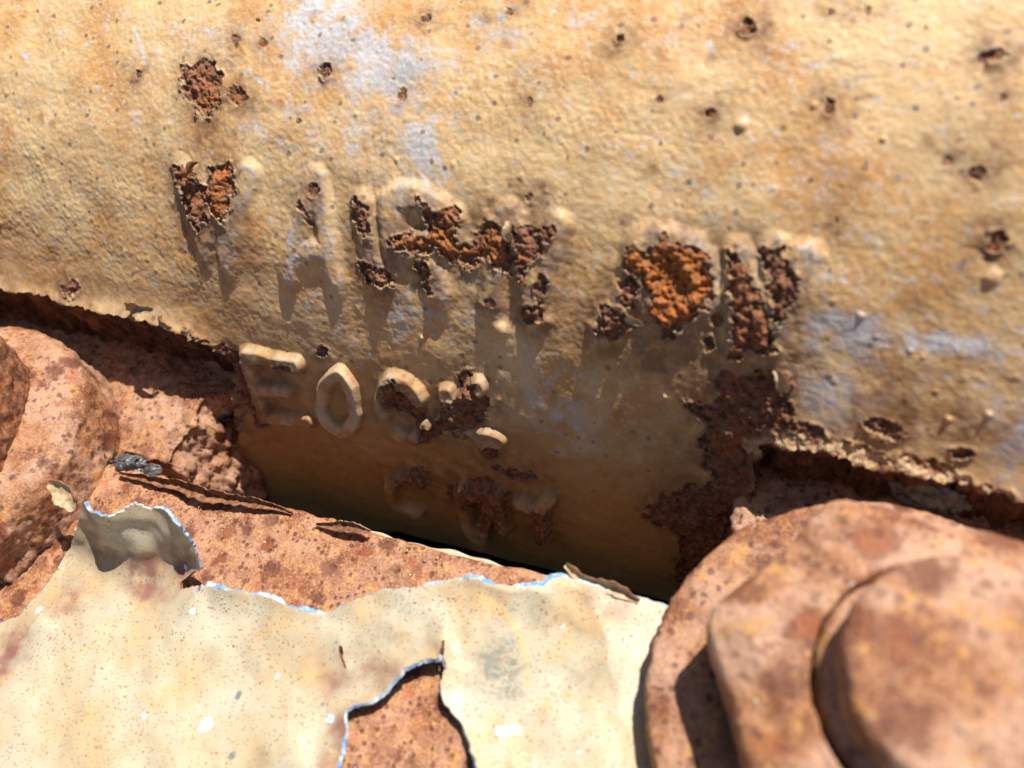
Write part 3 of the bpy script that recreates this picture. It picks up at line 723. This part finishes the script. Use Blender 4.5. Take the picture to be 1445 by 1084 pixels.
# the cut edge gets its own vertices so that it stays sharp
out = np.stack([gX / np.sqrt(gl), gY / np.sqrt(gl), 0 * a], -1) * ((.30 + .6 * sst(-.15, .5, fbm2(a, b, 9, 2, 143))) * np.where(hole_d < 2, .45, 1.0) * np.where(sc > -.6, 0, 1))[:, None] * np.where(on, .0, 1.0)[:, None]
allV = np.concatenate([FV, BV, FV, BV + out]); side_q = np.stack([be[:, 1] + 2 * nF, be[:, 0] + 2 * nF, be[:, 0] + 3 * nF, be[:, 1] + 3 * nF], -1)
QQ = np.concatenate([q, qb[:, ::-1] + nF, side_q]); mi = np.concatenate([np.zeros(len(q)), np.ones(len(qb)), np.where(sc[be].max(1) > -.4, 2, 1)])
def fblobs(L, z=.6):
    o = np.zeros(a.shape)
    for (px, py, rx, ry, amp) in L:
        p = pl(px, py, z)[:2]; ex = np.linalg.norm(pl(px + rx, py, z)[:2] - p); ey = np.linalg.norm(pl(px, py - ry, z)[:2] - p)
        o = np.maximum(o, amp * np.exp(-((a - p[0]) / ex) ** 2 - ((b - p[1]) / ey) ** 2))
    return o
fn3 = fbm2(a, b, 3.5, 3, 150)
st = fblobs([(210, 805, 30, 24, .95), (165, 790, 24, 20, .0), (10, 925, 30, 40, .85), (480, 955, 36, 36, .5), (488, 1050, 26, 60, .95), (855, 855, 40, 24, .5), (95, 850, 30, 30, .5), (545, 955, 46, 24, .6), (600, 915, 60, 14, .3)])
def flap_blob(x0, b0, rx, ry, amp): return amp * np.exp(-((a - x0) / rx) ** 2 - ((b - b0) / ry) ** 2)
st = np.maximum(st, np.maximum(flap_blob(-107, 29, 5, 6, .8), flap_blob(-126, 26, 5, 4, .7)))
st = np.maximum(st, flap_blob(-113, 21.5, 6, 3.0, .85))
st = np.clip(st * (1 + .9 * fn3), 0, .95)
sm = np.clip(fblobs([(708, 945, 38, 48, 1.0), (560, 915, 70, 30, .35), (690, 905, 40, 20, .4), (840, 950, 70, 24, .4), (760, 875, 70, 24, .4), (590, 870, 70, 26, .35), (560, 895, 60, 20, .3)]) * (1 + .8 * fn3), 0, .9)
wh = np.clip(sst(.42, .6, fblobs([(292, 1022, 10, 10, 1), (712, 1034, 16, 9, 1), (728, 1030, 9, 8, 1), (392, 955, 4, 5, 1), (280, 867, 4, 5, 1), (57, 862, 6, 6, 1), (470, 1015, 8, 10, .8), (204, 1011, 4, 4, 1), (818, 1062, 4, 4, 1), (796, 886, 4, 4, 1)]) + fn3 * .3), 0, 1)
ye = np.zeros(a.shape)
yl = pl2([(683, 850), (705, 862), (728, 885), (742, 920), (744, 965)], .6); ye = sst(1.0, .2, seg_d(a, b, yl)) * .9
dt = sst(.4, .55, fblobs([(336, 981, 5, 8, 1), (327, 1067, 6, 7, 1), (458, 995, 3, 4, .9)]))
spk = sst(-.2, .5, fbm2(a, b, 14, 2, 160))
fa = {k: np.tile(v, 4) for k, v in dict(stain=st, smudge=sm, white=wh, yellow=ye, dot=dt, speck=spk).items()}
u, inv = np.unique(QQ, return_inverse=True)
film = mesh_obj("paint_film", allV[u], inv.reshape(-1, 4), [M_FILM, M_EDGE, M_FLAKEB], plate, {k: v[u] for k, v in fa.items()}, midx=mi)
film['label'] = "torn sheet of cream paint with pale blue edges"

# ------------------------------------------------------------------ 4. washers, nuts, bolt
def lathe(prof, c, rad_fn, disp, ncell=.45, tilt=(0, 0)):
    """prof: (radius factor 0..1+, z) polyline; rad_fn(angle, radius) -> radius; tilt moves the axis per unit height"""
    prof = np.asarray(prof, float); seg = np.linalg.norm(np.diff(prof, axis=0), axis=1); L = np.concatenate([[0], np.cumsum(seg)])
    t = np.linspace(0, L[-1], int(L[-1] / ncell) + 2); t = np.unique(np.concatenate([t, L]))
    # round the corners a little
    pr = np.interp(t, L, prof[:, 0]); pz = np.interp(t, L, prof[:, 1])
    for _ in range(2):
        pr[1:-1] = .25 * pr[:-2] + .5 * pr[1:-1] + .25 * pr[2:]; pz[1:-1] = .25 * pz[:-2] + .5 * pz[1:-1] + .25 * pz[2:]
    R = prof[:, 0].max(); na = int(2 * math.pi * R / ncell); th = np.linspace(0, 2 * math.pi, na, endpoint=False)
    T, PR = np.meshgrid(th, pr, indexing='ij'); _, PZ_ = np.meshgrid(th, pz, indexing='ij')
    RR = rad_fn(T, PR, PZ_)
    P = np.stack([c[0] + RR * np.cos(T) + tilt[0] * PZ_, c[1] + RR * np.sin(T) + tilt[1] * PZ_, PZ_], -1)
    n, m = PR.shape; i = np.arange(n * m).reshape(n, m); j = np.roll(i, -1, 0)
    q = np.stack([i[:, :-1], j[:, :-1], j[:, 1:], i[:, 1:]], -1).reshape(-1, 4)
    # close the top with a fan (last ring)
    P = P.reshape(-1, 3); ctr = np.array([[P[i[:, -1], 0].mean(), P[i[:, -1], 1].mean(), P[i[:, -1], 2].mean()]])
    k = len(P); P = np.concatenate([P, ctr]); cap = np.stack([i[:, -1], j[:, -1], np.full(n, k), np.full(n, k)], -1)
    Nn = vnormals(P, q); P = P + Nn * disp(P, Nn)[:, None]
    return P, q
plain = lambda T, r, z: r
def rough_disp(amp, lam, seed, side_amp=0.0, fine=.10, pits=.2, flakes=1.0):
    def f(P, Nn):
        s = 1 - np.abs(np.clip(Nn[:, 2], -1, 1))
        pit = sst(.5, .85, vn3(P / 3.1, seed + 9))
        plates = .22 * sst(-.02, .05, fbm3(P, 7, 4, seed + 40, .55)) + .18 * sst(.10, .15, fbm3(P, 4, 4, seed + 50, .55))
        return plates * flakes + fbm3(P, lam, 4, seed, .5) * amp + fbm3(P, 1.1, 2, seed + 3) * fine + s * side_amp * fbm3(P, 4.5, 4, seed + 5, .6) - pit * pits
    return f
def hexr(theta0, soft):
    def f(T, r, z):
        u = np.mod(T - theta0 + math.pi / 6, math.pi / 3) - math.pi / 6        # 0 at a corner
        k = 1 / np.cos(math.pi / 6 - np.abs(u)) * math.cos(math.pi / 6)        # 1 at corners
        k = 1 + (np.minimum(k, .975) - 1) * sst(17.5, 22, r)
        return r * (soft + (1 - soft) * k)
    return f

WR = (16.0, 34.0); WL_ = (-174.0, 34.0)
P, q = lathe([(32.4, -.4), (32.9, .6), (33.0, 7.0), (32.5, 7.9), (31, 8.2), (20, 8.5), (17, 8.5)], WR, plain, rough_disp(.14, 7, 200, .3, .12, .15, .6))
tag(mesh_obj("washer", P, q, M_RUST_WASH, origin=(16, 34, 0)), "broad rusty washer under the blurred nut and bolt, beside the torn paint", "washer", "large rusty washers")
NC = (17.3, 35.4)
P, q = lathe([(26.0, 8.0), (26.6, 9.0), (26.6, 21.6), (26.2, 22.4), (22.6, 24.6), (21.8, 24.8), (17.8, 25.0), (17.3, 25.3), (16.8, 24.9), (16.8, 23.8), (18.0, 21), (18.6, 10.5), (13.0, 10)], NC, hexr(math.radians(177), .06), rough_disp(.1, 8, 210, .12, .09, .0, .45))
w = sst(25.5, 17.2, np.hypot(P[:, 0] - NC[0], P[:, 1] - NC[1])); P[:, 0] += 4.5 * w; P[:, 1] -= 1.2 * w
tag(mesh_obj("nut", P, q, M_RUST_NUT, origin=(17, 35, 6)), "thick rusty hexagonal nut with a pale inner rim around the blurred bolt end", "nut", "large rusty nuts")
P, q = lathe([(16.9, 19), (16.8, 22.4), (16.2, 23.4), (14.9, 24.0), (14.6, 25.0), (14.6, 30.2), (14.4, 31.2), (13.8, 31.9), (12.8, 32.2), (6, 32.5), (.05, 32.5)], (22.5, 35.2), plain, rough_disp(.12, 7, 220, .15, .09, .0, .45))
tag(mesh_obj("bolt", P, q, M_RUST_NUT, origin=(22, 35, 15)), "flat round rusty bolt end standing out of the nut, nearest and most blurred", "bolt")
# the left pair: a domed washer with a craggy front, and the nut at the picture's edge
def craggy_front(P, Nn):
    s = sst(.75, .2, Nn[:, 2]) ; front = sst(.1, .6, -Nn[:, 1])
    return rough_disp(.18, 8, 230, .4, .12, .15, .7)(P, Nn) + s * (.25 + front) * (fbm3(P, 6, 5, 240, .6) * 1.5 + .2)
P, q = lathe([(32.9, -6), (33.4, -.4), (33.2, 9.6), (31.8, 11.8), (29.0, 13.2), (24, 14.0), (15, 14.2)], WL_, plain, craggy_front)
tag(mesh_obj("washer", P, q, M_RUST_WASH, origin=(-174, 34, 0)), "thick domed rusty washer with a craggy dark front side beside the standing paint flap", "washer", "large rusty washers")
P, q = lathe([(26.2, 13.4), (26.6, 15), (26.6, 27), (25.4, 29), (22, 30), (10, 30), (.05, 30)], (-176, 34), hexr(math.radians(-5), .45), lambda P, Nn: rough_disp(.35, 8, 250, .5)(P, Nn) + (1 - np.clip(Nn[:, 2], 0, 1)) * fbm3(P, 5, 4, 255, .6) * .5)
tag(mesh_obj("nut", P, q, M_SCALE, origin=(-176, 34, 13.5)), "flaking ochre rusty nut on the domed washer, cut by the picture edge", "nut", "large rusty nuts")

# ------------------------------------------------------------------ 5. loose curls of paint and rust, sealant, rubble
def ribbon(path, width, thick, curl, seed, across=(0, 1, 0), rag=.35, cell=.3):
    """thin curled flake along a 3-D path; across = direction of its width, curl = how far its edges roll up"""
    path = np.asarray(path, float); L = np.concatenate([[0], np.cumsum(np.linalg.norm(np.diff(path, axis=0), axis=1))])
    n = int(L[-1] / cell) + 2; t = np.linspace(0, L[-1], n); C = np.stack([np.interp(t, L, path[:, k]) for k in range(3)], -1)
    for _ in range(4): C[1:-1] = .25 * C[:-2] + .5 * C[1:-1] + .25 * C[2:]
    T = np.gradient(C, axis=0); T /= np.linalg.norm(T, axis=1)[:, None]
    Aw = np.asarray(across, float); Aw = Aw - T * (T @ Aw)[:, None]; Aw /= np.linalg.norm(Aw, axis=1)[:, None]; U = np.cross(T, Aw); U *= np.sign(U[:, 2:3] + 1e-6)
    m = max(5, int(np.max(width) / cell) + 1); v = np.linspace(-.5, .5, m)
    w = np.interp(np.linspace(0, 1, n), np.linspace(0, 1, len(width)), width)
    w0 = w * (1 + rag * fbm2(t, 0 * t + seed, 2.2, 3, seed)); w1 = w * (1 + rag * fbm2(t, 0 * t - seed, 2.2, 3, seed + 5))
    V_ = v[None, :] * np.where(v[None, :] < 0, w0[:, None], w1[:, None])
    up = curl * (v[None, :] * 2) ** 2 * w[:, None] + fbm2(np.repeat(t[:, None], m, 1), V_, 1.5, 3, seed + 9) * .22
    top = C[:, None] + Aw[:, None] * V_[..., None] + U[:, None] * up[..., None]
    bot = top - U[:, None] * thick
    V2 = np.concatenate([top.reshape(-1, 3), bot.reshape(-1, 3)]); qt = grid_quads(n, m); k = n * m
    rim = np.concatenate([np.arange(m), np.arange(1, n) * m + m - 1, (n - 1) * m + np.arange(m - 2, -1, -1), np.arange(n - 2, 0, -1) * m])
    rj = np.roll(rim, -1); Q2 = np.concatenate([qt, qt[:, ::-1] + k, np.stack([rim, rj, rj + k, rim + k], -1)])
    return V2, Q2, np.concatenate([np.zeros(len(qt)), np.ones(len(qt) + len(rim))])

def flake(name, label, path, width, thick, curl, seed, across=(0, 1, 0), mats=None, cat="paint flake", group="curled flakes of paint and rust", parent=None, rag=.35):
    V_, Q_, mi_ = ribbon(path, width, thick, curl, seed, across, rag)
    o = mesh_obj(name, V_, Q_, mats or [M_FLAKE, M_FLAKEB], parent, midx=mi_, origin=np.asarray(path[0]) if parent is None else None)
    if parent is None: tag(o, label, cat, group)
    elif label: o['label'] = label
    return o

flake("rust_strip", "long curled dark rust strip lying along the plate edge below the left lug", [pl(168, 668, 0.55), pl(210, 676, 0.75), pl(250, 684, 0.85), pl(300, 700, 0.80), pl(345, 706, 0.75), pl(385, 714, 0.60), pl(412, 724, 0.45)], [.6, 1.6, 2.2, 2.6, 2.4, 2.0, .5], .55, .5, 3, (0, .8, .45), [M_FLAKEB, M_FLAKEB], "rust strip")
flake("paint_flake", "small pale-edged curl of paint at the dark gap, right of the long rust strip", [pl(446, 740, .6), pl(470, 742, 1.0), pl(494, 743, 1.4), pl(522, 750, 1.0)], [.5, 1.6, 2.2, .6], .4, .4, 5, (0, .8, .45), [M_FLAKEB, M_FLAKE])
flake("paint_flake", "twisted brown and grey flake lying at the end of the blue-edged paint rim", [pl(798, 797, 3.5), pl(815, 811, 2.6), pl(836, 822, 2.0), pl(865, 829, 1.9), pl(885, 838, 1.8), pl(902, 848, 1.5)], [1.0, 2.0, 1.6, 2.6, 2.2, .8], .5, .4, 8, (0, .7, .6), [M_FLAKE, M_FLAKEB])
flake("paint_flake", "yellowish torn scrap of paint between the domed washer and the standing flap", [pl(68, 682, 13), pl(84, 690, 12), pl(98, 704, 11), pl(104, 722, 9.5)], [1.5, 4.0, 5.0, 1.0], .4, .25, 11, (1, .5, .1), [M_FLAKE, M_FLAKEB])
flake("paint_flake", "", [sh3(196, 434, 2.6), sh3(204, 426, 3.6), sh3(216, 424, 4.2), sh3(232, 428, 3.6)], [1.2, 2.6, 2.4, .8], .35, .5, 14, (0, .5, .8), parent=casing)
flake("paint_flake", "", [sh3(236, 440, 2.2), sh3(241, 448, 2.8), sh3(250, 456, 2.6), sh3(260, 462, 2.0)], [.8, 1.1, 1.1, .4], .35, .5, 15, (0, .5, .8), parent=casing)
flake("paint_flake", "", [sh3(270, 250, 1.8), sh3(280, 242, 2.7), sh3(284, 236, 2.9), sh3(290, 230, 2.2)], [1.0, 2.6, 2.2, .8], .3, .3, 16, (.7, .3, .6), parent=casing)
flake("paint_flake", "", [sh3(1092, 520, .6), sh3(1102, 524, 1.4), sh3(1108, 536, 1.6), sh3(1112, 552, .7)], [.7, 1.8, 2.0, .6], .35, .4, 18, (.8, .2, .5), parent=casing)
flake("paint_flake", "", [sh3(884, 452, .8), sh3(892, 446, 1.6), sh3(902, 452, 1.4), sh3(912, 458, .8)], [.6, 1.4, 1.2, .5], .3, .4, 19, (0, .5, .8), parent=casing)
flake("paint_flake", "", [sh3(722, 312, 1.6), sh3(726, 322, 2.4), sh3(720, 330, 2.2), sh3(724, 340, 1.5)], [.6, 1.6, 1.8, .6], .3, .4, 20, (.9, .2, .3), parent=casing)

def lump(name, label, cat, c, rad, rot, mat, seed, amp, lam, crease=0.0, group=None, n=70, cut_z=None):
    """stone-like lump: sphere grid squashed to rad, turned by rot about z and displaced"""
    th = np.linspace(0, 2 * math.pi, n, endpoint=False); ph = np.linspace(.04, math.pi - .04, n // 2)
    T, Pp = np.meshgrid(th, ph, indexing='ij'); d = np.stack([np.sin(Pp) * np.cos(T), np.sin(Pp) * np.sin(T), np.cos(Pp)], -1).reshape(-1, 3)
    r = np.asarray(rad, float); base = d * r
    k = 1 + amp * fbm3(base + seed * 13.1, lam, 4, seed, .55)
    if crease: k += crease * (1 - 2 * np.abs(fbm3(base * np.array([.5, 1.6, 1]) + seed * 3.3, lam * .8, 2, seed + 2)))
    p = base * k[:, None]; ca, sa = math.cos(math.radians(rot)), math.sin(math.radians(rot))
    p = np.stack([p[:, 0] * ca - p[:, 1] * sa, p[:, 0] * sa + p[:, 1] * ca, p[:, 2]], -1) + np.asarray(c, float)
    m = n // 2; i = np.arange(n * m).reshape(n, m); j = np.roll(i, -1, 0)
    q = np.stack([i[:, :-1], i[:, 1:], j[:, 1:], j[:, :-1]], -1).reshape(-1, 4)
    top = len(p); p = np.concatenate([p, [p[i[:, 0]].mean(0), p[i[:, -1]].mean(0)]])
    q = np.concatenate([q, np.stack([i[:, 0], j[:, 0], np.full(n, top), np.full(n, top)], -1)[:, [0, 1, 2, 3]], np.stack([j[:, -1], i[:, -1], np.full(n, top + 1), np.full(n, top + 1)], -1)])
    # caps are fans of degenerate quads: keep them out of the mesh, the pole gap is closed by the rings
    q = q[:-2 * n]
    o = mesh_obj(name, p, q, mat, origin=c); return tag(o, label, cat, group)

G = "lumps of dark sealant"
lump("sealant_lump", "crinkled shiny dark grey sealant lump under the ledge behind the blurred nut", "sealant lump", pl(1308, 697, 2.2), (5.0, 2.2, 3.4), -4, M_SEAL, 3, .35, 3.0, .22, G)
lump("sealant_lump", "small shiny sealant lump next to the crinkled one, split off by a dark crack", "sealant lump", pl(1346, 706, 1.6), (1.8, 2.0, 3.0), 10, M_SEAL, 4, .3, 2.0, .2, G)
lump("sealant_lump", "crumbled black and grey sealant between the domed washer and the left lug", "sealant lump", pl(184, 656, -1.5), (4.2, 2.0, 1.8), 5, M_SEAL, 5, .5, 1.8, .3, G)
lump("sealant_lump", "smooth dark sealant bead beside the crumbled lump, above the rust strip", "sealant lump", pl(217, 664, -1.0), (2.3, 1.6, 1.5), 5, M_SEAL, 6, .2, 2.4, .1, G)
c = sh3(356, 672, 1.5)
lump("rust_lump", "grainy shaded rust lump in the gap by the broken end of the left lug", "rust lump", c, (5.5, 4.5, 8.5), 0, M_DARK, 7, .35, 3.0, 0, None, 110)

# ------------------------------------------------------------------ 6. loose grit lying on the paint and the rust
rg = np.random.RandomState(9); GV = []; GQ = []; nv = 0
okf = np.nonzero((sd < -1.0) & ~on & (FV[:, 0] > -150) & (FV[:, 0] < 0) & (FV[:, 1] > 2))[0]
wgt = .15 + np.exp(-rim_d[okf] / 4) * 1.6 + np.exp(-hole_d[okf] / 3) * .4 + .6 * sst(.1, .5, fbm2(a[okf], b[okf], 9, 2, 170)); wgt /= wgt.sum()
pts = [FV[i] for i in rg.choice(okf, 300, p=wgt)]
for _ in range(120): pts.append(np.array([rg.uniform(-140, -40), 43.0 - abs(rg.normal(0, 3.5)), -.35]))
for _ in range(70): pts.append(np.array([rg.uniform(-175, -134), rg.uniform(50, 72), -3.6]))
for p in pts:
    r = rg.uniform(.10, .24) * (1.6 if rg.rand() < .08 else 1)
    d = np.array([(1, 0, 0), (0, 1, 0), (-1, 0, 0), (0, -1, 0), (0, 0, 1), (0, 0, -1)], float) * rg.uniform(.6, 1.3, (6, 1)); t0 = rg.uniform(0, 6.28)
    d = d @ np.array([[math.cos(t0), math.sin(t0), 0], [-math.sin(t0), math.cos(t0), 0], [0, 0, .8]])
    GV.append(p + d * r + np.array([0, 0, r * .45])); GQ += [(nv + 4, nv + i, nv + (i + 1) % 4) for i in range(4)] + [(nv + 5, nv + (i + 1) % 4, nv + i) for i in range(4)]; nv += 6
me = bpy.data.meshes.new("grit"); me.from_pydata([tuple(v) for v in (np.concatenate(GV) * MM)], [], GQ); me.materials.append(M_FLAKE); me.update()
grit = bpy.data.objects.new("grit", me); COL.objects.link(grit); grit['kind'] = "stuff"; grit['label'] = "loose grains of rust grit on the paint and rust"
